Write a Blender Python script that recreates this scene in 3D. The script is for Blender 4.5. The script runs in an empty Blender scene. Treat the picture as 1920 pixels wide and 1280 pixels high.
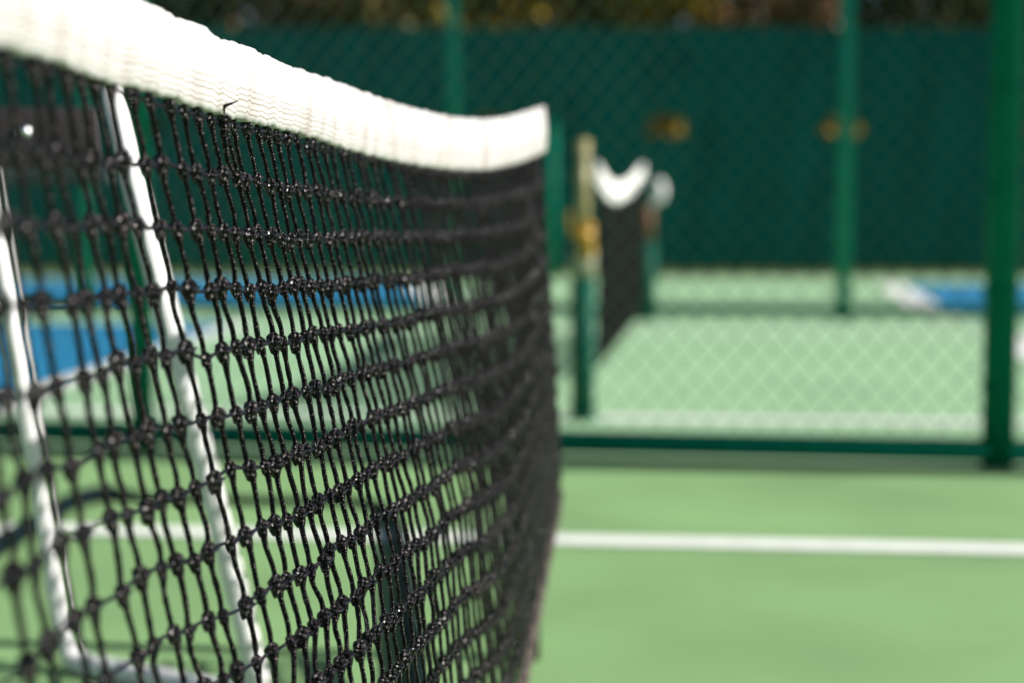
import bpy, math, random
import numpy as np
from mathutils import Vector, Matrix

random.seed(7)
rng = np.random.default_rng(7)
S = bpy.context.scene
COL = S.collection

# ------------------------------------------------------------------ camera
EYE = 0.72
FPX = 2800.0                                   # focal length in pixels of a 1920 px wide frame
PITCH = math.atan(200.0 / FPX)
cam_d = bpy.data.cameras.new('camera')
cam = bpy.data.objects.new('camera', cam_d)
COL.objects.link(cam)
cam.location = (0, 0, EYE)
cam.rotation_euler = (math.pi / 2 - PITCH, 0, 0)
cam_d.sensor_width = 36
cam_d.lens = 36 * FPX / 1920
cam_d.clip_start = 0.02
cam_d.clip_end = 800
cam_d.dof.use_dof = True
cam_d.dof.focus_distance = 1.20
cam_d.dof.aperture_fstop = 2.8
cam_d.dof.aperture_blades = 0
S.camera = cam

# ------------------------------------------------------------------ world, sun, exposure
SUN_EL = math.radians(33)
SUN_TO = Vector((0.994, -0.100, 0)).normalized()   # horizontal direction towards the sun
world = bpy.data.worlds.new('World')
S.world = world
world.use_nodes = True
wn = world.node_tree
bg = wn.nodes['Background']
sky = wn.nodes.new('ShaderNodeTexSky')
sky.sky_type = 'NISHITA'
sky.sun_disc = False
sky.sun_elevation = SUN_EL
sky.sun_rotation = math.atan2(SUN_TO.x, SUN_TO.y)
wn.links.new(sky.outputs[0], bg.inputs[0])
bg.inputs[1].default_value = 0.05
sd = bpy.data.lights.new('sun', 'SUN')
sd.energy = 5.0
sd.angle = math.radians(0.5)
sd.color = (1.0, 0.965, 0.915)
sun = bpy.data.objects.new('sun', sd)
COL.objects.link(sun)
tosun = Vector((SUN_TO.x * math.cos(SUN_EL), SUN_TO.y * math.cos(SUN_EL), math.sin(SUN_EL)))
sun.rotation_euler = tosun.to_track_quat('Z', 'Y').to_euler()
sun.location = (6, -5, 8)
S.view_settings.view_transform = 'Standard'
S.view_settings.look = 'None'
S.view_settings.exposure = 0.66
S.view_settings.gamma = 1
S.render.engine = 'CYCLES'

# ------------------------------------------------------------------ photo measurements to points of the place
def ray(x, y):
    cx, cy = (x - 960) / FPX, (640 - y) / FPX
    c, s = math.cos(PITCH), math.sin(PITCH)
    return np.array([cx, c + cy * s, cy * c - s])
def at(x, y, d):
    r = ray(x, y)
    return np.array([0, 0, EYE]) + r * (d / r[1])
def ground(x, y):
    r = ray(x, y)
    return np.array([0, 0, EYE]) + r * (EYE / -r[2])

def smooth_fn(xs, ys):
    """cubic Hermite through the points, linear beyond the ends"""
    xs = np.array(xs, float); ys = np.array(ys, float)
    m = np.gradient(ys, xs)
    sec = np.diff(ys) / np.diff(xs)
    for i in range(1, len(xs) - 1):
        if sec[i - 1] * sec[i] <= 0: m[i] = 0.0
    def f(x):
        if x <= xs[0]: return ys[0] + sec[0] * (x - xs[0])
        if x >= xs[-1]: return ys[-1] + sec[-1] * (x - xs[-1])
        i = int(np.searchsorted(xs, x)) - 1
        h = xs[i + 1] - xs[i]; t = (x - xs[i]) / h
        return ((2*t**3 - 3*t**2 + 1) * ys[i] + (t**3 - 2*t**2 + t) * h * m[i]
                + (-2*t**3 + 3*t**2) * ys[i + 1] + (t**3 - t**2) * h * m[i + 1])
    return f

# ------------------------------------------------------------------ materials
def new_mat(name):
    m = bpy.data.materials.new(name); m.use_nodes = True
    nt = m.node_tree
    return m, nt, nt.nodes['Principled BSDF']
def mat(name, col, rough=0.6, spec=0.5, metal=0.0, var=0.0, scale=8.0, bump=0.0, bscale=60.0, col2=None, detail=5):
    m, nt, b = new_mat(name)
    b.inputs['Base Color'].default_value = (*col, 1)
    b.inputs['Roughness'].default_value = rough
    b.inputs['Specular IOR Level'].default_value = spec
    b.inputs['Metallic'].default_value = metal
    tc = nt.nodes.new('ShaderNodeTexCoord')
    if var > 0 or col2:
        n = nt.nodes.new('ShaderNodeTexNoise'); n.inputs['Scale'].default_value = scale
        n.inputs['Detail'].default_value = detail
        nt.links.new(tc.outputs['Object'], n.inputs['Vector'])
        r = nt.nodes.new('ShaderNodeValToRGB')
        c2 = col2 or tuple(min(1, c * (1 + var)) for c in col)
        c1 = col if col2 else tuple(c * (1 - var) for c in col)
        r.color_ramp.elements[0].position = 0.3; r.color_ramp.elements[0].color = (*c1, 1)
        r.color_ramp.elements[1].position = 0.7; r.color_ramp.elements[1].color = (*c2, 1)
        nt.links.new(n.outputs['Fac'], r.inputs[0])
        nt.links.new(r.outputs[0], b.inputs['Base Color'])
    if bump > 0:
        n2 = nt.nodes.new('ShaderNodeTexNoise'); n2.inputs['Scale'].default_value = bscale
        n2.inputs['Detail'].default_value = 6
        nt.links.new(tc.outputs['Object'], n2.inputs['Vector'])
        bp = nt.nodes.new('ShaderNodeBump'); bp.inputs['Strength'].default_value = bump
        bp.inputs['Distance'].default_value = 0.01
        nt.links.new(n2.outputs['Fac'], bp.inputs['Height'])
        nt.links.new(bp.outputs[0], b.inputs['Normal'])
    return m

M = {}
M['court'] = mat('court_green', (0.200, 0.345, 0.140), 0.75, 0.35, var=0.15, scale=1.5, detail=9, bump=0.25, bscale=900)
M['court_pale'] = mat('court_pale_green', (0.29, 0.47, 0.27), 0.8, 0.35, var=0.11, scale=1.1, detail=9, bump=0.2, bscale=600)
M['court_blue'] = mat('court_blue', (0.008, 0.175, 0.34), 0.7, 0.4, var=0.10, scale=0.8, bump=0.2, bscale=600)
M['paint'] = mat('white_line_paint', (0.74, 0.76, 0.70), 0.7, 0.4, var=0.07, scale=14, bump=0.2, bscale=500)
M['grass'] = mat('dry_grass', (0.12, 0.13, 0.03), 0.9, 0.2, var=0.4, scale=1.5)
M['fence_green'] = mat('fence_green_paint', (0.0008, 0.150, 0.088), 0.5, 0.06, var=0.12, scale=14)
M['fence_light'] = mat('light_green_post_paint', (0.002, 0.23, 0.145), 0.5, 0.15, var=0.12, scale=14)
M['wire'] = mat('green_vinyl_wire', (0.05, 0.11, 0.04), 0.55, 0.5, var=0.15, scale=30)
M['screen'] = mat('windscreen_fabric', (0.0002, 0.062, 0.054), 1.0, 0.0, var=0.10, scale=1.4, bump=0.12, bscale=6)
M['white_metal'] = mat('white_powder_coat', (0.80, 0.78, 0.77), 0.55, 0.35, var=0.03, scale=9)
M['board'] = mat('weathered_dark_board', (0.030, 0.023, 0.025), 0.6, 0.4, var=0.3, scale=12, bump=0.3, bscale=40)
M['grey_rail'] = mat('grey_rail', (0.028, 0.045, 0.048), 0.7, 0.2, var=0.15, scale=20)
M['chrome'] = mat('bolt_metal', (0.75, 0.75, 0.78), 0.16, 0.5, metal=1.0, var=0.05, scale=50)
M['black_post'] = mat('black_post_paint', (0.016, 0.015, 0.018), 0.45, 0.5, var=0.15, scale=20)
M['hem'] = mat('faded_hem_webbing', (0.115, 0.085, 0.08), 0.8, 0.3, var=0.2, scale=40, bump=0.4, bscale=700)
M['net_dark'] = mat('black_net_cord', (0.0018, 0.0026, 0.0026), 0.8, 0.08, var=0.2, scale=60)
M['khaki'] = mat('khaki_steel', (0.30, 0.27, 0.12), 0.45, 0.5, var=0.15, scale=18)
M['yellow'] = mat('yellow_winch_paint', (0.45, 0.25, 0.015), 0.4, 0.5, var=0.12, scale=25)
M['pale_collar'] = mat('pale_collar', (0.28, 0.30, 0.20), 0.5, 0.5, var=0.1, scale=25)
M['tape_far'] = mat('white_vinyl_tape', (0.80, 0.78, 0.76), 0.6, 0.4, var=0.03, scale=20)
M['post_teal'] = mat('dark_green_post_paint', (0.001, 0.075, 0.048), 0.6, 0.12, var=0.12, scale=14)
M['shadow_tube'] = mat('dark_shadow_tube', (0.002, 0.008, 0.011), 0.7, 0.1, var=0.2, scale=30)
M['bark'] = mat('bark', (0.06, 0.042, 0.03), 0.9, 0.2, var=0.4, scale=9, bump=0.6, bscale=25)
M['rust'] = mat('rusty_brown_steel', (0.14, 0.07, 0.03), 0.7, 0.3, var=0.25, scale=30)

def leaf_mat(name, a, b_):
    m = mat(name, a, 0.7, 0.25, col2=b_, scale=0.9, detail=6)
    return m
M['leaf_olive'] = leaf_mat('leaf_olive', (0.03, 0.032, 0.006), (0.12, 0.09, 0.014))
M['leaf_brown'] = leaf_mat('leaf_brown', (0.07, 0.036, 0.016), (0.28, 0.14, 0.055))
M['leaf_yellow'] = leaf_mat('leaf_yellow', (0.14, 0.10, 0.004), (0.50, 0.34, 0.014))
M['leaf_dark'] = leaf_mat('leaf_dark', (0.003, 0.008, 0.003), (0.010, 0.022, 0.007))

def rope_mat():
    m, nt, b = new_mat('braided_black_cord')
    L = nt.links.new
    b.inputs['Base Color'].default_value = (0.008, 0.007, 0.009, 1)
    b.inputs['Roughness'].default_value = 0.24
    b.inputs['Specular IOR Level'].default_value = 0.26
    uv = nt.nodes.new('ShaderNodeUVMap')
    sep = nt.nodes.new('ShaderNodeSeparateXYZ'); L(uv.outputs[0], sep.inputs[0])
    def mth(op, a, b2=None):
        n = nt.nodes.new('ShaderNodeMath'); n.operation = op
        for i, v in enumerate((a, b2)):
            if v is None: continue
            if isinstance(v, (int, float)): n.inputs[i].default_value = v
            else: L(v, n.inputs[i])
        return n.outputs[0]
    u6 = mth('MULTIPLY', sep.outputs[0], 2 * math.pi * 2)
    v6 = mth('MULTIPLY', sep.outputs[1], 2 * math.pi * 210)
    s1 = mth('SINE', mth('ADD', u6, v6)); s2 = mth('SINE', mth('SUBTRACT', u6, v6))
    h = mth('MULTIPLY', s1, s2)
    nz = nt.nodes.new('ShaderNodeTexNoise'); nz.inputs['Scale'].default_value = 420
    tc = nt.nodes.new('ShaderNodeTexCoord'); L(tc.outputs['Object'], nz.inputs['Vector'])
    hh = mth('ADD', h, mth('MULTIPLY', nz.outputs['Fac'], 1.6))
    bp = nt.nodes.new('ShaderNodeBump'); bp.inputs['Strength'].default_value = 1.0
    bp.inputs['Distance'].default_value = 0.0012
    L(hh, bp.inputs['Height']); L(bp.outputs[0], b.inputs['Normal'])
    r = nt.nodes.new('ShaderNodeValToRGB')
    r.color_ramp.elements[0].position = 0.25; r.color_ramp.elements[0].color = (0.002, 0.0018, 0.003, 1)
    r.color_ramp.elements[1].position = 0.76; r.color_ramp.elements[1].color = (0.22, 0.18, 0.18, 1)  # pale specks painted into the cord colour stand in for sun glints
    e_m = r.color_ramp.elements.new(0.62); e_m.color = (0.006, 0.005, 0.006, 1)
    mp = mth('ADD', mth('MULTIPLY', h, 0.16), mth('MULTIPLY', nz.outputs['Fac'], 1.0))
    L(mp, r.inputs[0]); L(r.outputs[0], b.inputs['Base Color'])
    return m
M['rope'] = rope_mat()

def smooth_cord_mat():
    m, nt, b = new_mat('smooth_black_cord')
    b.inputs['Base Color'].default_value = (0.007, 0.0075, 0.013, 1)
    b.inputs['Roughness'].default_value = 0.5
    b.inputs['Specular IOR Level'].default_value = 0.15
    return m
M['cord'] = smooth_cord_mat()

def tape_mat():
    """white doubled vinyl with rows of tan thread sewn along its lower half"""
    m, nt, b = new_mat('white_headband_canvas')
    L = nt.links.new
    b.inputs['Roughness'].default_value = 0.62
    b.inputs['Specular IOR Level'].default_value = 0.3
    uv = nt.nodes.new('ShaderNodeUVMap')
    sep = nt.nodes.new('ShaderNodeSeparateXYZ'); L(uv.outputs[0], sep.inputs[0])
    def mth(op, a, b2=None, c=None):
        n = nt.nodes.new('ShaderNodeMath'); n.operation = op
        for i, v in enumerate((a, b2, c)):
            if v is None: continue
            if isinstance(v, (int, float)): n.inputs[i].default_value = v
            else: L(v, n.inputs[i])
        return n.outputs[0]
    nz = nt.nodes.new('ShaderNodeTexNoise'); nz.noise_dimensions = '1D'
    nz.inputs['Scale'].default_value = 45; nz.inputs['Detail'].default_value = 4
    L(sep.outputs[0], nz.inputs['W'])
    wob = mth('MULTIPLY', mth('SUBTRACT', nz.outputs['Fac'], 0.5), 0.10)
    v = mth('ADD', sep.outputs[1], wob)
    dash = mth('GREATER_THAN', mth('SINE', mth('MULTIPLY', sep.outputs[0], 2 * math.pi * 300)), -0.55)
    tot = None
    for k, (p, w) in enumerate(((0.10, .013), (0.175, .009), (0.27, .013), (0.345, .009), (0.43, .008))):
        d = mth('ABSOLUTE', mth('SUBTRACT', v, p))
        l = mth('LESS_THAN', d, w)
        tot = l if tot is None else mth('MAXIMUM', tot, l)
    tot = mth('MULTIPLY', tot, dash)
    n2 = nt.nodes.new('ShaderNodeTexNoise'); n2.inputs['Scale'].default_value = 26; n2.inputs['Detail'].default_value = 6
    mapn = nt.nodes.new('ShaderNodeMapping'); mapn.inputs['Scale'].default_value = (1.0, 0.012, 1)
    L(uv.outputs[0], mapn.inputs[0]); L(mapn.outputs[0], n2.inputs['Vector'])
    r = nt.nodes.new('ShaderNodeValToRGB')
    r.color_ramp.elements[0].position = 0.30; r.color_ramp.elements[0].color = (0.36, 0.31, 0.30, 1)
    r.color_ramp.elements[1].position = 0.52; r.color_ramp.elements[1].color = (0.53, 0.52, 0.515, 1)
    L(n2.outputs['Fac'], r.inputs[0])
    mx = nt.nodes.new('ShaderNodeMixRGB'); mx.inputs[2].default_value = (0.16, 0.10, 0.04, 1)
    L(mth('MULTIPLY', tot, 0.8), mx.inputs[0]); L(r.outputs[0], mx.inputs[1]); L(mx.outputs[0], b.inputs['Base Color'])
    bp = nt.nodes.new('ShaderNodeBump'); bp.inputs['Strength'].default_value = 0.7; bp.inputs['Distance'].default_value = 0.0012
    hgt = mth('SUBTRACT', n2.outputs['Fac'], mth('MULTIPLY', tot, 0.6))
    L(hgt, bp.inputs['Height']); L(bp.outputs[0], b.inputs['Normal'])
    return m
M['tape'] = tape_mat()

# ------------------------------------------------------------------ mesh helpers
class MB:
    def __init__(s): s.v = []; s.f = []; s.uv = []; s.n = 0; s.mi = []
    def add(s, verts, faces, uvs=None, mi=0):
        s.v.extend([tuple(map(float, p)) for p in verts])
        for i, f in enumerate(faces):
            s.f.append(tuple(k + s.n for k in f)); s.mi.append(mi)
            s.uv.append(uvs[i] if uvs is not None else [(0, 0)] * len(f))
        s.n += len(verts)
    def tube(s, pts, rad, sides=8, cap=True, v0=0.0, mi=0, closed=False):
        P = np.array(pts, float); n = len(P)
        R = np.full(n, rad) if np.isscalar(rad) else np.array(rad, float)
        T = np.gradient(P, axis=0)
        if closed: T = np.roll(P, -1, 0) - np.roll(P, 1, 0)
        T /= np.linalg.norm(T, axis=1)[:, None] + 1e-12
        ref = np.array([0, 1, 0.0]) if abs(T[0][1]) < 0.85 else np.array([1.0, 0, 0])
        N = np.cross(T, ref); nn = np.linalg.norm(N, axis=1)
        ref2 = np.array([0.0, 0, 1]) if nn.min() < 0.05 else None
        if ref2 is not None: N = np.cross(T, ref2)
        N /= np.linalg.norm(N, axis=1)[:, None] + 1e-12
        B = np.cross(T, N)
        a = np.linspace(0, 2 * math.pi, sides, endpoint=False)
        V = P[:, None, :] + R[:, None, None] * (np.cos(a)[None, :, None] * N[:, None, :] + np.sin(a)[None, :, None] * B[:, None, :])
        V = V.reshape(-1, 3)
        L = np.concatenate([[0], np.cumsum(np.linalg.norm(np.diff(P, axis=0), axis=1))]) + v0
        F = []; U = []
        m = n if closed else n - 1
        for i in range(m):
            j = (i + 1) % n
            for k in range(sides):
                k2 = (k + 1) % sides
                F.append((i * sides + k, i * sides + k2, j * sides + k2, j * sides + k))
                U.append([(k / sides, L[i]), ((k + 1) / sides, L[i]), ((k + 1) / sides, L[j]), (k / sides, L[j])])
        if cap and not closed:
            F.append(tuple(range(sides))[::-1]); U.append([(0, 0)] * sides)
            F.append(tuple((n - 1) * sides + k for k in range(sides))); U.append([(0, 0)] * sides)
        s.add(V, F, U, mi)
    def box(s, c, size, rot=None, bev=0.0, mi=0):
        hx, hy, hz = size[0] / 2, size[1] / 2, size[2] / 2
        if bev <= 0:
            vs = [(x, y, z) for x in (-hx, hx) for y in (-hy, hy) for z in (-hz, hz)]
            fs = [(0, 1, 3, 2), (4, 6, 7, 5), (0, 4, 5, 1), (2, 3, 7, 6), (0, 2, 6, 4), (1, 5, 7, 3)]
        else:
            import bmesh
            bm = bmesh.new(); bmesh.ops.create_cube(bm, size=1.0)
            for v in bm.verts: v.co = Vector((v.co.x * size[0], v.co.y * size[1], v.co.z * size[2]))
            bmesh.ops.bevel(bm, geom=bm.edges[:], offset=bev, segments=2, affect='EDGES', profile=0.5)
            bm.verts.index_update()
            vs = [tuple(v.co) for v in bm.verts]; fs = [tuple(v.index for v in f.verts) for f in bm.faces]; bm.free()
        mtx = rot if rot is not None else Matrix.Identity(3)
        vs = [tuple(mtx @ Vector(v) + Vector(tuple(map(float, c)))) for v in vs]
        s.add(vs, fs, None, mi)
    def build(s, name, mats, parent=None, smooth=True):
        me = bpy.data.meshes.new(name)
        me.from_pydata(s.v, [], s.f)
        if not isinstance(mats, (list, tuple)): mats = [mats]
        for m in mats: me.materials.append(m)
        ul = me.uv_layers.new(name='UVMap')
        flat = np.array([c for u in s.uv for p in u for c in p], dtype=np.float32)
        ul.data.foreach_set('uv', flat)
        me.polygons.foreach_set('use_smooth', [smooth] * len(me.polygons))
        if len(mats) > 1: me.polygons.foreach_set('material_index', s.mi)
        me.update()
        o = bpy.data.objects.new(name, me); COL.objects.link(o)
        if parent is not None:
            o.parent = parent
            o.matrix_parent_inverse = Matrix.Translation(-parent.location)
        return o
def empty(name, loc):
    o = bpy.data.objects.new(name, None); COL.objects.link(o); o.location = tuple(map(float, loc)); return o
def tag(o, label=None, cat=None, group=None, kind=None):
    if label: o['label'] = label
    if cat: o['category'] = cat
    if group: o['group'] = group
    if kind: o['kind'] = kind
    return o

# ================================================================== THE SETTING
def sheet(name, pts, z, m, sub=1):
    b = MB(); b.add([(p[0], p[1], z) for p in pts], [tuple(range(len(pts)))])
    return tag(b.build(name, m, smooth=False), kind='structure')
sheet('ground', [(-300, -100), (300, -100), (300, 500), (-300, 500)], 0.0, M['grass'])

# the two fence lines are nearly square to the view; a = left point, b = right point
FA, FB = ground(268, 842), ground(1870, 878)
fdir = (FB - FA); fdir[2] = 0; fdir /= np.linalg.norm(fdir)
fnor = np.array([-fdir[1], fdir[0], 0])                 # away from the camera
F2L, F2R = ground(850, 596), ground(1580, 601)
f2dir = (F2R - F2L); f2dir[2] = 0; f2dir /= np.linalg.norm(f2dir)
def along(p, d, t): return p + d * t
# near court, up to the first fence
near = [(-14, -8), (14, -8), tuple(along(FA, fdir, 15)[:2]), tuple(along(FA, fdir, -13)[:2])]
sheet('near_court', near, 0.004, M['court'])
mid = [tuple(along(FA, fdir, -13)[:2]), tuple(along(FA, fdir, 15)[:2]), (18, 29.0), (-18, 29.0)]
sheet('far_court', mid, 0.004, M['court_pale'])

def line_between(name, p, q, w, z=0.008, m='paint'):
    p = np.array(p[:2]); q = np.array(q[:2]); d = (q - p) / np.linalg.norm(q - p); n = np.array([-d[1], d[0]]) * w / 2
    return sheet(name, [p - n, q - n, q + n, p + n], z, M[m])
def ext(p, q, a, b_):
    d = (q - p) / np.linalg.norm(q - p); return p - d * a, q + d * b_
p, q = ext(ground(200, 998), ground(1900, 1034), 8, 8); line_between('court_line', p, q, 0.11)
p, q = ext(ground(1100, 785), ground(1850, 794), 9, 8); line_between('court_line', p, q, 0.14)
p, q = ext(ground(1250, 622), ground(1800, 626), 9, 8); line_between('court_line', p, q, 0.12)

# blue play areas with white borders
def blue(name, corners): return sheet(name, corners, 0.008, M['court_blue'])
a1, a2 = ground(35, 742), ground(452, 604)
dv = (a2 - a1) / np.linalg.norm(a2 - a1)
b1, b2 = a1 - dv * 0.6, a2 - dv * 0.15
blue('blue_court', [(b1[0] - 7, b1[1]), (b1[0], b1[1]), (b2[0], b2[1]), (b2[0] - 7, b2[1])])
line_between('court_line', b1 + np.array([0.06, 0, 0]), b2 + np.array([0.06, 0, 0]), 0.16, 0.012)
c1, c2 = ground(850, 572), ground(770, 524)
blue('blue_court', [(c1[0] - 9, c1[1]), (c1[0] - .1, c1[1]), (c2[0] - .1, c2[1]), (c2[0] - 9, c2[1])])
line_between('court_line', c1, c2, 0.5, 0.012)
e1, e2 = ground(1795, 597), ground(1685, 533)
blue('blue_court', [(e1[0], e1[1]), (e1[0] + 8, e1[1]), (e2[0] + 8, e2[1]), (e2[0], e2[1])])
line_between('court_line', e1 - np.array([0.13, 0, 0]), e2 - np.array([0.13, 0, 0]), 0.34, 0.012)
g1 = ground(1905, 632); g2 = ground(1960, 675)
line_between('court_line', g1, g2, 0.3, 0.012)

# ================================================================== CHAIN LINK FENCES
def chain_link(mb, A, d, t0, t1, z0, z1, w, h, r, sides, yamp):
    n = int((t1 - t0) / (w / 2)); nor = np.array([-d[1], d[0], 0])
    rows = int((z1 - z0) / (h / 2))
    for i in range(n):
        t = t0 + i * w / 2
        pts = []
        for k in range(rows + 1):
            s = (k + i) % 2
            pts.append(A + d * (t + (w / 2 * (0.98 if s else 0.02))) + np.array([0, 0, z0 + k * h / 2]) + nor * (yamp if s else -yamp))
        mb.tube(pts, r, sides, cap=False)
def fence(name, label, A, d, posts, H, rail_z, rail_r, post_r, w, h, r, sides, pm='fence_green'):
    root = empty(name, (A[0], A[1], 0)); tag(root, label, 'fence')
    t0, t1 = posts[0], posts[-1]
    b = MB(); chain_link(b, A, d, t0 + .02, t1 - .02, rail_z - 0.02, H, w, h, r, sides, r * 1.3)
    b.build('chain_link_mesh', M['wire'], root)
    for z in (rail_z, H):
        b = MB(); b.tube([A + d * t0 + np.array([0, 0, z]), A + d * t1 + np.array([0, 0, z])], rail_r, 14)
        b.build('rail', M['fence_green'], root)
    for t, pr in zip(posts, post_r):
        b = MB(); P = A + d * t
        b.tube([P, P + np.array([0, 0, H + .04])], pr, 24)
        for z in np.arange(0.25, H, 0.30):           # tie bands round the post
            b.tube([P + np.array([0, 0, z - .008]), P + np.array([0, 0, z + .008])], pr + .004, 24)
        b.tube([P + np.array([0, 0, H + .04]), P + np.array([0, 0, H + .07]), P + np.array([0, 0, H + .09])], [pr + .006, pr + .004, .01], 24)
        b.build('post', M[pm], root)
    return root
LFA = float(np.linalg.norm((FB - FA)[:2]))
fence('chain_link_fence', 'green chain link fence just beyond the near court with thick round posts', FA, fdir,
      [-LFA, 0.0, LFA, 2 * LFA], 3.05, 0.055, 0.038, [.038, .038, .050, .038], 0.080, 0.092, 0.0024, 5)
LF2 = float(np.linalg.norm((F2R - F2L)[:2]))
fence('chain_link_fence', 'second green chain link fence across the far courts with thinner looking posts', F2L, f2dir,
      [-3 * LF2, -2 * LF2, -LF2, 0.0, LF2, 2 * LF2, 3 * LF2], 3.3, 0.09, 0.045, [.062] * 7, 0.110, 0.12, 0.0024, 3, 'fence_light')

# ================================================================== WINDSCREEN FENCE
WD = 26.0
def screen_fence():
    top = at(960, 52, WD)[2]; bot = 0.06
    root = empty('windscreen_fence', (0, WD, 0))
    tag(root, 'tall fence covered in dark green windscreen fabric with small vents, trees behind', 'fence')
    per = 3.02
    vx0 = at(1252, 235, WD)[0]; vz = at(1252, 238, WD)[2]
    b = MB()
    bays = range(-7, 8)
    c = 0.05
    def quad(x0, x1, z0, z1):
        n = max(1, int((x1 - x0) / .5)); xs = np.linspace(x0, x1, n + 1)
        for i in range(n):
            for (za, zb) in ((z0, (z0 + z1) / 2), ((z0 + z1) / 2, z1)):
                def yy(x, z): return WD + 0.010 * math.sin(x * 2.1 + z) + .006 * math.sin(x * 5.3 + 2 * z)
                b.add([(xs[i], yy(xs[i], za), za), (xs[i+1], yy(xs[i+1], za), za), (xs[i+1], yy(xs[i+1], zb), zb), (xs[i], yy(xs[i], zb), zb)], [(0, 1, 2, 3)])
    for k in bays:
        cx = vx0 + k * per
        xl, xr = cx - per / 2, cx + per / 2
        a0, a1_ = cx - .40, cx + .40
        z0, z1 = vz - .25, vz + .25
        quad(xl, a0, bot, top); quad(a1_, xr, bot, top); quad(a0, a1_, bot, z0); quad(a0, a1_, z1, top)
        nx, nz = int(.8 / c), int(.5 / c)
        for i in range(nx):
            for j in range(nz):
                x = a0 + (i + .5) * c; z = z0 + (j + .5) * c
                rr = math.hypot((x - cx) / .36, (z - (vz - .14)) / .34)
                if rr < 1 and z > vz - .15: continue
                b.add([(x - c/2, WD, z - c/2), (x + c/2, WD, z - c/2), (x + c/2, WD, z + c/2), (x - c/2, WD, z + c/2)], [(0, 1, 2, 3)])
    b.build('windscreen', M['screen'], root, smooth=False)
    b = MB(); b.tube([(-23, WD + .09, top - .05), (23, WD + .09, top - .05)], .035, 8); b.build('rail', M['post_teal'], root)
    for k in range(-7, 9):
        x = vx0 + (k - .5) * per
        b = MB(); b.tube([(x, WD + .09, 0), (x, WD + .09, top + .05)], .045, 10); b.build('post', M['post_teal'], root)
screen_fence()
pp = at(1034, 505, 24.5)
b = MB(); b.tube([(pp[0], 24.5, 0), (pp[0], 24.5, at(1034, 240, 24.5)[2])], .09, 16)
b.tube([(pp[0], 24.5, at(1034, 240, 24.5)[2]), (pp[0], 24.5, at(1034, 228, 24.5)[2])], [.11, .06], 16)
tag(b.build('post', M['fence_green']), 'lone green post in front of the dark windscreen, right behind the net end', 'post')

# ================================================================== TREES BEHIND
def tree(x, y, H, base, R, leaf, label, n=2600, ls=0.16):
    root = empty('tree', (x, y, 0)); tag(root, label, 'tree', 'trees behind the windscreen fence')
    r2 = np.random.default_rng(int(abs(x * 31 + y * 17)) + 3)
    b = MB()
    b.tube([(x, y, 0), (x + .08, y, H * .35), (x - .05, y + .1, H * .7), (x, y, H * .92)], [.20, .15, .09, .03], 9)
    cl = []
    for k in range(34):
        a = r2.uniform(0, 2 * math.pi); hh = r2.uniform(base, H)
        rr = R * math.sqrt(max(.05, 1 - ((hh - (base + H) / 2) / ((H - base) / 2 + .2)) ** 2)) * r2.uniform(.25, .95)
        c = np.array([x + rr * math.cos(a), y + rr * math.sin(a), hh]); cl.append(c)
        if k % 3 == 0:
            s = np.array([x, y, max(1.0, hh - rr * .9)]); b.tube([s, (s + c) / 2 + np.array([0, 0, .12]), c], [.06, .035, .012], 6)
    b.build('trunk', M['bark'], root)
    V = []; F = []
    cl = np.array(cl); sz = r2.uniform(.35, .85, len(cl))
    idx = r2.integers(0, len(cl), n)
    off = r2.normal(size=(n, 3)); off /= np.linalg.norm(off, axis=1)[:, None]
    pos = cl[idx] + off * (sz[idx] * r2.uniform(.3, 1, n) ** .5)[:, None]
    e1_ = r2.normal(size=(n, 3)); e1_ /= np.linalg.norm(e1_, axis=1)[:, None]
    e2_ = np.cross(e1_, r2.normal(size=(n, 3))); e2_ /= np.linalg.norm(e2_, axis=1)[:, None]
    L = ls * r2.uniform(.6, 1.3, n)
    for i in range(n):
        p0 = pos[i]; a_ = e1_[i] * L[i]; c_ = e2_[i] * L[i] * .45
        k = len(V); V += [p0 - a_, p0 + c_, p0 + a_, p0 - c_]; F.append((k, k + 1, k + 2, k + 3))
    m = MB(); m.add(V, F); m.build('crown', leaf, root, smooth=False)
kinds = ['leaf_olive', 'leaf_brown', 'leaf_dark', 'leaf_brown', 'leaf_brown', 'leaf_olive', 'leaf_yellow', 'leaf_olive', 'leaf_yellow', 'leaf_brown', 'leaf_dark', 'leaf_olive', 'leaf_dark']
descr = {'leaf_olive': 'olive green tree', 'leaf_brown': 'brown autumn tree', 'leaf_dark': 'very dark green tree', 'leaf_yellow': 'golden yellow tree'}
where = ['at the far left of the treeline', 'second from the left of the treeline', 'above the white net tape at left', 'right of the dark tree at left', 'left of the left far fence post',
         'just right of the left far fence post', 'above the background net', 'left of the brown tree mid right', 'left of the right far fence post', 'right of the right far fence post',
         'at the top right corner', 'second from the right end', 'at the right end of the treeline']
for i, k in enumerate(kinds):
    x = -10.6 + i * 1.72 + rng.uniform(-.25, .25)
    tree(x, 28.4 + rng.uniform(0, 1.6), rng.uniform(6.6, 8.2), 1.6, rng.uniform(1.15, 1.6), M[k], descr[k] + ' behind the windscreen, ' + where[i])
for k_, wh in ((-1, 'left'), (0, 'middle'), (1, 'right')):
    tree(at(1252, 235, WD)[0] + k_ * 3.02 + .1, 27.5, 3.5, .4, .8, M['leaf_yellow'], 'yellow shrub showing through the ' + wh + ' windscreen vent', 1800, .12)
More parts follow.
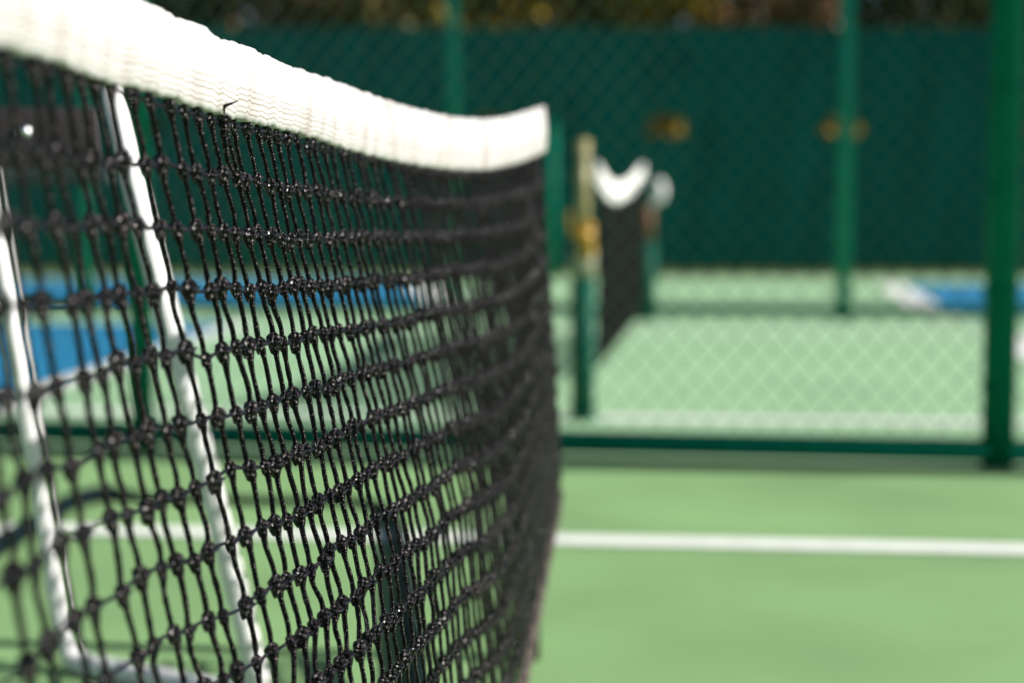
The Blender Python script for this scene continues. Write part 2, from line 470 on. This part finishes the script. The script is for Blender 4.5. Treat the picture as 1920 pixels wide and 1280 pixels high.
# the wood farther off, one dark mass
def wood():
    b = MB(); V = []; F = []
    r2 = np.random.default_rng(11)
    for i in range(16000):
        p0 = np.array([r2.uniform(-26, 26), 33 + r2.uniform(0, 5), r2.uniform(.3, 13)])
        a_ = r2.normal(size=3); a_ /= np.linalg.norm(a_); c_ = np.cross(a_, r2.normal(size=3)); c_ /= np.linalg.norm(c_)
        L = r2.uniform(.25, .6); k = len(V)
        V += [p0 - a_ * L, p0 + c_ * L * .5, p0 + a_ * L, p0 - c_ * L * .5]; F.append((k, k+1, k+2, k+3))
    b.add(V, F)
    o = b.build('woodland', leaf_mat('leaf_woodland', (0.035, 0.026, 0.010), (0.17, 0.10, 0.04)), smooth=False)
    tag(o, 'dim autumn woodland filling the background above the windscreen', 'woodland', kind='stuff')
wood()
# undergrowth of sunlit yellow weeds below the screen
def weeds():
    b = MB(); V = []; F = []; r2 = np.random.default_rng(5)
    for i in range(9000):
        x = r2.uniform(-12, 12); y = WD - .25 + r2.uniform(-.35, .2); h = r2.uniform(.04, .16); a_ = r2.uniform(0, math.pi); w = .012
        dx, dy = w * math.cos(a_), w * math.sin(a_); k = len(V); lx, ly = r2.normal(0, .05, 2)
        V += [(x - dx, y - dy, 0), (x + dx, y + dy, 0), (x + lx, y + ly, h)]; F.append((k, k+1, k+2))
    b.add(V, F); o = b.build('weeds', mat('dry_weeds', (.17, .17, .045), .8, .2, var=.3, scale=4), smooth=False)
    tag(o, 'dry yellow weeds along the foot of the windscreen', 'weeds', kind='stuff')
weeds()

# ================================================================== NEAR NET
XN = [-350, 0, 100, 270, 430, 560, 700, 850, 976, 1042]
ROWS = {
 -350: [-3 + 215 * r for r in range(16)],
 0:    [100, 262, 420, 575, 750, 925, 1100, 1290, 1470, 1655, 1840, 2025, 2210, 2395, 2580, 2765],
 100:  [124, 285, 425, 569, 724, 872, 1025, 1195, 1362, 1530, 1700, 1870, 2040, 2210, 2380, 2550],
 270:  [183, 306, 425, 550, 675, 810, 950, 1080, 1220, 1358, 1498, 1640, 1780, 1922, 2064, 2206],
 430:  [232, 330, 433, 541, 655, 774, 886, 1016, 1142, 1262, 1386, 1510, 1634, 1758, 1882, 2006],
 560:  [262, 355, 447, 538, 632, 737, 850, 963, 1075, 1190, 1306, 1422, 1538, 1654, 1770, 1886],
 700:  [300, 372, 444, 528, 611, 695, 782, 878, 977, 1081, 1188, 1296, 1404, 1512, 1620, 1728],
 850:  [325, 382, 440, 508, 576, 650, 722, 800, 880, 965, 1050, 1135, 1220, 1305, 1390, 1475],
 976:  [306 + 55.5 * r + .63 * r * r for r in range(16)],
 1042: [286 + 45 * r for r in range(16)],
}
NR = 16
rowf = [smooth_fn(XN, [ROWS[x][r] for x in XN]) for r in range(NR)]
dtop = smooth_fn(XN, [.58, .76, .84, 1.00, 1.15, 1.33, 1.58, 1.90, 2.28, 2.52])
dlow = smooth_fn(XN, [.55, .70, .77, .92, 1.03, 1.12, 1.24, 1.52, 1.95, 2.42])
delta8 = smooth_fn([-350, 0, 216, 400, 560, 700, 850, 950, 1012], [185, 195, 212, 188, 165, 135, 92, 56, 26])
tape_top = smooth_fn([-350, 0, 227, 267, 333, 366, 392, 450, 533, 617, 700, 777, 850, 900, 940, 983, 1018],
                     [-235, -105, 0, 17, 50, 60, 80, 97, 133, 160, 190, 213, 228, 231, 228, 217, 206])
tape_bot = smooth_fn([-350, 0, 80, 187, 283, 360, 433, 500, 567, 653, 717, 850, 900, 933, 983, 1018],
                     [-20, 92, 112, 153, 175, 200, 222, 237, 254, 282, 298, 318, 319, 314, 300, 284])
def dpt(x, r): return dtop(x) + (dlow(x) - dtop(x)) * min(r, 10.5) / 8
def net_point(xt, r):
    k = min(r, 9) / 8 + max(0, r - 9) / 8 * .45
    x = xt + delta8(xt) * k
    i = min(int(r), NR - 2); f = r - i
    y = rowf[i](x) * (1 - f) + rowf[i + 1](x) * f
    return at(x, y, dpt(x, r))
# columns of even spacing along the tape, measured back from the post
XS = []
x = 1012.0; SP = 0.0262
while x > -350:
    XS.append(x)
    p0 = net_point(x, 1.0); st = 6.0
    e = np.linalg.norm((net_point(x - st, 1.0) - p0)[:2]) / st
    x -= (SP * (1 + rng.uniform(-.18, .18) * (1 if x < 720 else .5)) * (1.12 if len(XS) % 2 else .88)) / e * (.58 if x > 880 else .70 if x > 760 else 1.0 if x > 300 else 1.2)
NCV = len(XS)
grid = np.zeros((NCV, NR, 3))
for i, xt in enumerate(XS):
    for r in range(NR):
        grid[i, r] = net_point(xt + rng.normal(0, 1.6) * (dtop(xt) ** -1), max(0, r + rng.normal(0, .035)))
# the net goes on past the left edge of the photograph, beside the camera
NEXT = 56
t_ext = (grid[-1] - grid[-7]) / 6.0
ext_rows = []
for k in range(1, NEXT + 1):
    v = t_ext.copy(); v[:, 2] *= math.exp(-k / 10)
    prev = grid[-1] if k == 1 else ext_rows[-1]
    tdir = v / np.linalg.norm(v[:, :2], axis=1)[:, None] * .026
    tdir[:, 2] = v[:, 2] * .6
    ext_rows.append(prev + tdir)
grid = np.concatenate([grid, np.array(ext_rows)], 0)
NCOL = len(grid)

net_root = empty('court_net', (0.03, 2.4, 0))
tag(net_root, 'near black knotted court net with white headband, sharp in the foreground', 'net')

def knot(mb, c, T, size, rot):
    """lumpy wrapped knot with a teardrop tail"""
    nu, nv = 10, 8
    V = []; F = []; U = []
    lum = rng.uniform(0, 6.28, 4)
    for j in range(nv + 1):
        th = math.pi * j / nv
        for i in range(nu):
            ph = 2 * math.pi * i / nu
            rr = 1 + .13 * math.sin(2 * ph + 3 * th + lum[0]) + .10 * math.sin(3 * ph - 4 * th + lum[1])
            sx = math.sin(th); z = math.cos(th)
            dn = max(0, -z)
            wx = size * 1.0 * sx * rr * (1 - .30 * dn)
            q = np.array([wx * math.cos(ph), wx * .9 * math.sin(ph), size * (1.05 * z - .55 * dn * dn) * (1 + .05 * math.sin(lum[2] + 3 * ph))])
            V.append(q)
    ca, sa = math.cos(rot), math.sin(rot)
    # rot tilts the knot in the plane of the net
    V = np.array(V)
    X = V[:, 0] * ca + V[:, 2] * sa; Z = -V[:, 0] * sa + V[:, 2] * ca
    N = np.array([-T[1], T[0], 0])
    W = c + X[:, None] * T + V[:, 1][:, None] * N + Z[:, None] * np.array([0, 0, 1])
    for j in range(nv):
        for i in range(nu):
            i2 = (i + 1) % nu
            F.append((j * nu + i, j * nu + i2, (j + 1) * nu + i2, (j + 1) * nu + i))
            uA, uB = i / nu * 2, (i + 1) / nu * 2; vA, vB = j / nv * .014, (j + 1) / nv * .014
            U.append([(uA, vA), (uB, vA), (uB, vB), (uA, vB)])
    mb.add(W, F, U)

nb = MB(); hb = MB()
RV = 0.00205
for i in range(NCOL):
    j0, j1 = max(i - 1, 0), min(i + 1, NCOL - 1)
    far = i < 25
    for r in range(NR):
        c = grid[i, r]
        T = grid[j0, r] - grid[j1, r]; T[2] = 0; T /= np.linalg.norm(T)
        N = np.array([-T[1], T[0], 0])
        big = (i + r) % 2 == 0
        ks = (.0062 if big else .0050) * rng.uniform(.88, 1.12)
        if r == 0: ks *= .85
        knot(nb, c, T, ks, rng.uniform(.1, .55))
        # vertical cord down to the next knot
        if r < NR - 1:
            e_ = grid[i, r + 1]
            n = 9
            tt = np.linspace(0, 1, n)
            amp = rng.normal(0, .0009); amp2 = rng.normal(.0011, .0009); an = rng.normal(0, .0008)
            P = c[None] * (1 - tt)[:, None] + e_[None] * tt[:, None]
            lat = amp * np.sin(math.pi * tt) - amp2 * np.sin(2 * math.pi * tt) + .0022 * (1 - tt) * np.exp(-tt * 3) - .0016 * tt ** 3
            P = P + lat[:, None] * T + (an * np.sin(math.pi * tt))[:, None] * N
            rad = RV * (1 + .95 * np.exp(-((tt - .08) / .12) ** 2) * (1 if big else .6) + .12 * rng.normal(size=n) * .5)
            nb.tube(P, rad, 7, cap=False, v0=rng.uniform(0, .01))
        elif True:
            pass
        # cord up into the tape from the first row
        if r == 0:
            up = np.array([0, 0, .020]); nb.tube([c, c + up * .5 + T * rng.normal(0, .0012), c + up], RV * 1.05, 6, cap=False)
        # horizontal cord
        if i < NCOL - 1:
            e_ = grid[i + 1, r]; tt = np.linspace(0, 1, 5)
            P = c[None] * (1 - tt)[:, None] + e_[None] * tt[:, None]
            P[:, 2] -= .0022 * np.sin(math.pi * tt) * rng.uniform(-.3, 1.0)
            P += (N * .0012)[None]
            hb.tube(P, .00150 * rng.uniform(.9, 1.1), 6, cap=False)
        # smooth wrap of the horizontal cord over the knot
        q0 = c - N * (ks * .80); 
        hb.tube([q0 - T * ks * 1.05 + np.array([0, 0, -.0008]), q0 - T * ks * .2 - N * .0006, q0 + T * ks * .9 + np.array([0, 0, .0010])], [.0006, .0013, .0007], 6)
nb.build('netting', M['rope'], net_root)
hb.build('cross_cords', M['cord'], net_root)

# ---- headband
def band(name, m, tops, bots, th, segs, wr, parent, uvlen, edge=0.0):
    n = len(tops); b = MB(); V = []
    tops = np.array(tops); bots = np.array(bots)
    T = np.gradient((tops + bots) / 2, axis=0); T[:, 2] = 0; T /= np.linalg.norm(T, axis=1)[:, None]
    N = np.stack([-T[:, 1], T[:, 0], np.zeros(n)], 1)
    mid = (tops + bots) / 2
    # N towards the camera side
    s = np.sign((N * (np.array([0.9, 0.0, 0]) - mid)).sum(1)); s[s == 0] = 1
    N *= np.median(s)
    Ls = np.concatenate([[0], np.cumsum(np.linalg.norm(np.diff(mid, axis=0), axis=1))])
    ring = segs * 2 + 6
    for i in range(n):
        t_, b_ = tops[i], bots[i]; Nn = N[i]
        up = (t_ - b_)
        row = []
        for k in range(segs + 1):                       # front, bottom to top
            f = k / segs
            o = th * (.45 + .75 * math.sin(math.pi * min(1, f * .9 + .1)) ** .8)
            o += wr(Ls[i], f)
            row.append((b_ + up * f + Nn * o, f))
        for k in range(1, 4):                            # over the top
            a = math.pi * k / 4
            row.append((t_ + Nn * th * .9 * math.cos(a) + np.array([0, 0, th * .9 * math.sin(a)]), 1.0))
        for k in range(segs, -1, -1):                    # back
            f = k / segs
            o = -th * (.45 + .6 * math.sin(math.pi * min(1, f * .9 + .1)))
            row.append((b_ + up * f + Nn * o, f * .999))
        V.append(row)
    m_ = len(V[0])
    verts = [p for row in V for (p, f) in row]
    F = []; U = []
    for i in range(n - 1):
        for k in range(m_):
            k2 = (k + 1) % m_
            F.append((i * m_ + k, (i + 1) * m_ + k, (i + 1) * m_ + k2, i * m_ + k2))
            fa, fb = V[i][k][1], V[i][k2][1]
            U.append([(Ls[i], fa), (Ls[i+1], fa), (Ls[i+1], fb), (Ls[i], fb)])
    for i in (0, n - 1):
        F.append(tuple(i * m_ + k for k in range(m_))); U.append([(0, 1)] * m_)
    b.add(verts, F, U)
    return b.build(name, m, parent)
nz1 = rng.uniform(0, 6.28, 12)
def wob(s, f):
    v = 0
    for q, (k, a) in enumerate(((31, .0009), (57, .0007), (96, .0006), (163, .00045), (260, .0003))):
        v += a * math.sin(k * s + nz1[q] + 1.7 * f * (q - 2)) * (.35 + .65 * f)
    return v
def edge_noise(s, q):
    return .0006 * math.sin(140 * s + nz1[q]) + .0005 * math.sin(310 * s + nz1[q + 1]) + .0004 * math.sin(83 * s + nz1[q + 2]) + .0003 * math.sin(520 * s + nz1[q + 3])
tx = []; x = 1018.0
while x > -350:
    tx.append(x); p0 = at(x, 200, dtop(x)); e = np.linalg.norm(at(x - 4, 200, dtop(x - 4)) - p0) / 4
    x -= .0032 / e
tops = []; bots = []; s_ = 0
for x in tx:
    s_ += .0032
    yb = tape_bot(x); yt = tape_top(x)
    bump = 5.5 * math.exp(-((x - 374) / 13) ** 2) + 3 * math.exp(-((x - 420) / 9) ** 2)
    d_ = dtop(x)
    a_ = at(x, yt - bump, d_); c_ = at(x, yb, d_)
    a_[2] += edge_noise(s_, 0) ; c_[2] += edge_noise(s_ * 1.1, 5) * 1.1
    tops.append(a_); bots.append(c_)
te = (tops[-1] - tops[-30]) / 29; be = (bots[-1] - bots[-30]) / 29
for k in range(1, 460):
    w = math.exp(-k / 90)
    st = (grid[NCV + 3, 0] - grid[NCV - 1, 0]); st[2] = 0; st = st / np.linalg.norm(st) * .0032
    tz = np.array([st[0], st[1], te[2] * w * .6]); bz = np.array([st[0], st[1], be[2] * w * .6])
    tops.append(tops[-1] + tz); bots.append(bots[-1] + bz)
band('headband', M['tape'], tops, bots, .0062, 12, wob, net_root, 1)

# ---- hem along the foot of the net
ht = [grid[i, NR - 1] + np.array([0, 0, .006]) for i in range(NCOL)]
hb_ = [grid[i, NR - 1] - np.array([0, 0, .034]) for i in range(NCOL)]
band('hem', M['hem'], ht, hb_, .003, 3, lambda s, f: .0006 * math.sin(60 * s), net_root, 1)

# ---- black tie with a pointed tail where two cords meet under the band
tp = at(418, 226, dtop(418) - .004)
b = MB()
b.tube([tp + np.array([-.006, 0, .0]), tp + np.array([.0, -.004, .003]), tp + np.array([.005, 0, .0])], [.003, .0042, .003], 8)
b.tube([tp + np.array([0, -.004, .004]), tp + np.array([.003, -.009, .010]), tp + np.array([.014, -.012, .0135])], [.0022, .0016, .0003], 6)
b.tube([tp, tp + np.array([.001, -.002, -.012]), tp + np.array([.003, 0, -.03]), net_point(418, 1.0)], [.0035, .0030, .0022, .002], 7)
b.build('tie', M['rope'], net_root)

# ---- its end post
PX = at(990, 300, 2.47)
b = MB()
ph = at(990, 206, 2.47)[2]
b.tube([(PX[0], 2.49, 0), (PX[0], 2.49, ph - .055)], .0215, 28)
pr = empty('net_post', (PX[0], 2.49, 0))
tag(pr, 'black round post holding the far end of the near net', 'post')
b.build('pole', M['black_post'], pr)
b = MB(); b.tube([(PX[0], 2.49, ph - .055), (PX[0], 2.49, ph - .04), (PX[0], 2.49, ph - .03)], [.0235, .0235, .012], 28); b.build('cap', M['black_post'], pr)

# ================================================================== WHITE TUBE FRAME WITH DARK BOARD
def stand():
    D = 2.42
    root = empty('bench', (-.56, D, 0))
    tag(root, 'white tubular bench frame with dark back board, seen through the net at left', 'bench')
    R_ = .0175
    def frame(dx):
        T1 = at(203, 150, D - .2) + np.array([dx, 0, 0]); B1 = at(494, 1345, D - .2) + np.array([dx, 0, 0]); B1[2] = R_ + .002
        B2 = at(128, 1262, D) + np.array([dx, 0, 0]); B2[2] = R_ + .002
        T2 = at(-50, 165, D) + np.array([dx, 0, 0]); u2 = (T2 - B2) / np.linalg.norm(T2 - B2)
        pts = [T1, B1 + (T1 - B1) * .5]
        c = .045
        u1 = (T1 - B1) / np.linalg.norm(T1 - B1); ub = (B2 - B1) / np.linalg.norm(B2 - B1)
        for t in np.linspace(0, 1, 7): pts.append((1-t)**2 * (B1 + u1 * c) + 2*t*(1-t) * B1 + t*t * (B1 + ub * c))
        for t in np.linspace(0, 1, 7): pts.append((1-t)**2 * (B2 - ub * c) + 2*t*(1-t) * B2 + t*t * (B2 + u2 * c))
        pts += [B2 + (T2 - B2) * .5, T2]
        b = MB(); b.tube(pts, R_, 20); b.build('leg_frame', M['white_metal'], root)
        return T1, T2
    T1, T2 = frame(0); frame(-.95)
    z1, z0 = at(60, 206, D)[2], at(60, 318, D)[2]
    xr = at(196, 250, D)[0]
    b = MB(); b.box(((xr - 1.95) / 2 , D - .032, (z0 + z1) / 2), (xr + 1.95, .024, z1 - z0), bev=.004); b.build('back_board', M['board'], root)
    z3, z2 = at(60, 290, D)[2] - .015, at(60, 345, D)[2]
    b = MB(); b.box(((xr - 1.95) / 2 , D + .034, (z2 + z3) / 2), (xr + 1.95, .03, z3 - z2), bev=.004); b.build('cross_rail', M['grey_rail'], root)
    for px in (45, -390):
        c = at(px, 249, D - .045); b = MB()
        rr = .011
        b.tube([c + np.array([0, t, 0]) for t in (.0, -.003, -.006, -.008)], [rr, rr * .92, rr * .62, .001], 20)
        b.build('bolt', M['chrome'], root)
stand()

# ================================================================== ADDED DARK TUBE STANDING IN FOR SHADOW LINES ON THE COURT
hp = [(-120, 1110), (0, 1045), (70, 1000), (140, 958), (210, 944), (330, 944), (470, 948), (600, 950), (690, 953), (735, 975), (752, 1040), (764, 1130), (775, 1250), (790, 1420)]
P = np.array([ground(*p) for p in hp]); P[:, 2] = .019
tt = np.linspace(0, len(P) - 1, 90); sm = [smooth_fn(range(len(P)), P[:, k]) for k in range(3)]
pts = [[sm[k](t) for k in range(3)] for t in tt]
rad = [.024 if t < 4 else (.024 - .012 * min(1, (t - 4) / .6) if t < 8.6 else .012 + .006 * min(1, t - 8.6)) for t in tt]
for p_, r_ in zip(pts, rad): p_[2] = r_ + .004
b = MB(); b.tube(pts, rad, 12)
tag(b.build('shadow_tube', M['shadow_tube']), 'dark tube added on the green court behind the near net in place of shadow lines', 'shadow_tube')

# ================================================================== BACKGROUND NET
def far_net():
    A = ground(1092, 788); B = ground(1213, 602)
    dv = (B - A)[:2]; Ln = np.linalg.norm(dv); dv = np.array([dv[0] / Ln, dv[1] / Ln, 0])
    n = 60; tops = []; bots = []
    zf = smooth_fn([0, .1, .25, .4, .6, .8, .92, 1.0], [1.005, .972, .962, .990, 1.044, 1.126, 1.18, 1.21])
    for i in range(n + 1):
        t = i / n; p = A + dv * (.30 + (Ln - 2.2) * t) + np.array([.035, 0, 0])
        tops.append(p + np.array([0, 0, zf(t)])); bots.append(p + np.array([0, 0, zf(t) - .092]))
    root = empty('background_net', (A[0], A[1], 0))
    tag(root, 'out of focus black net with sagging white tape beyond the first fence', 'net')
    band('headband', M['tape_far'], tops, bots, .010, 4, lambda s, f: 0, root, 1)
    b = MB()
    for i in range(n * 3 + 1):
        t = i / (n * 3); p = A + dv * (.30 + (Ln - 2.2) * t) + np.array([.035, 0, 0])
        b.tube([p + np.array([0, 0, zf(t) - .08]), p + np.array([0.01, 0, .5]), p + np.array([0, 0, .2])], .006, 4, cap=False)
    for k in range(20):
        f = k / 19
        b.tube([A + dv * (.30 + (Ln - 2.2) * t) + np.array([.035, 0, .2 + (zf(t) - .28) * f]) for t in np.linspace(0, 1, 30)], .006, 4, cap=False)
    b.build('netting', M['net_dark'], root)
    b = MB(); b.tube([A + dv * (.30 + (Ln - 2.2) * t) + np.array([.035, 0, .195]) for t in np.linspace(0, 1, 30)], .012, 6); b.build('hem', M['net_dark'], root)
    # near post
    r1 = empty('net_post', A); tag(r1, 'green post with khaki top and yellow winch at near end of the background net', 'post')
    def seg(root, name, P0, z0, z1, r, m, r2=None):
        b = MB(); b.tube([P0 + np.array([0, 0, z0]), P0 + np.array([0, 0, z1])], [r, r2 or r], 20); return b.build(name, m, root)
    def zz(y, d): return at(960, y, d)[2]
    dA = A[1]
    Z = [0, zz(520, dA), zz(480, dA), zz(400, dA), zz(262, dA)]
    seg(r1, 'pole', A, 0, Z[1], .046, M['post_teal'])
    seg(r1, 'base_flange', A, 0, .02, .062, M['post_teal'])
    seg(r1, 'collar', A, Z[1] + .001, Z[2] + .03, .050, M['pale_collar'])
    seg(r1, 'upper_tube', A, Z[2] + .031, Z[4], .026, M['khaki'])
    b = MB(); c = A + np.array([.012, -.03, (Z[2] + Z[3]) / 2 + .05]); c = c - np.array([0, 0, .07]); b.box(c, (.058, .07, .14), bev=.012)
    b.tube([c + np.array([-.05, -.03, .015]), c + np.array([.025, -.03, .015])], .022, 16)
    w = b.build('winch', M['yellow'], r1)
    b = MB(); b.tube([c + np.array([-.06, -.05, .01]), c + np.array([-.07, -.06, .09]), c + np.array([-.07, -.10, .10])], .007, 8); hnd = b.build('crank', M['yellow'], w)
    hnd.matrix_parent_inverse = Matrix.Identity(4); hnd.matrix_world = Matrix.Translation((0, 0, 0))
    # far post
    r2 = empty('net_post', B); tag(r2, 'dark green post with white round cap at the far end of the background net', 'post')
    dB = B[1]
    seg(r2, 'pole', B, 0, zz(455, dB), .075, M['post_teal'])
    seg(r2, 'upper_tube', B, zz(455, dB) + .001, zz(385, dB), .05, M['rust'])
    cc = at(1236, 358, dB); b = MB()
    pts = [cc + np.array([0, 0, .10 * math.cos(a)]) for a in np.linspace(math.pi, 0, 14)]
    b.tube(pts, [max(.002, .058 * math.sin(a)) for a in np.linspace(math.pi, 0, 14)], 18)
    b.tube([cc - np.array([0, 0, .08]), B + np.array([0, 0, zz(388, dB)])], .02, 8)
    b.build('cap', M['white_metal'], r2)
far_net()
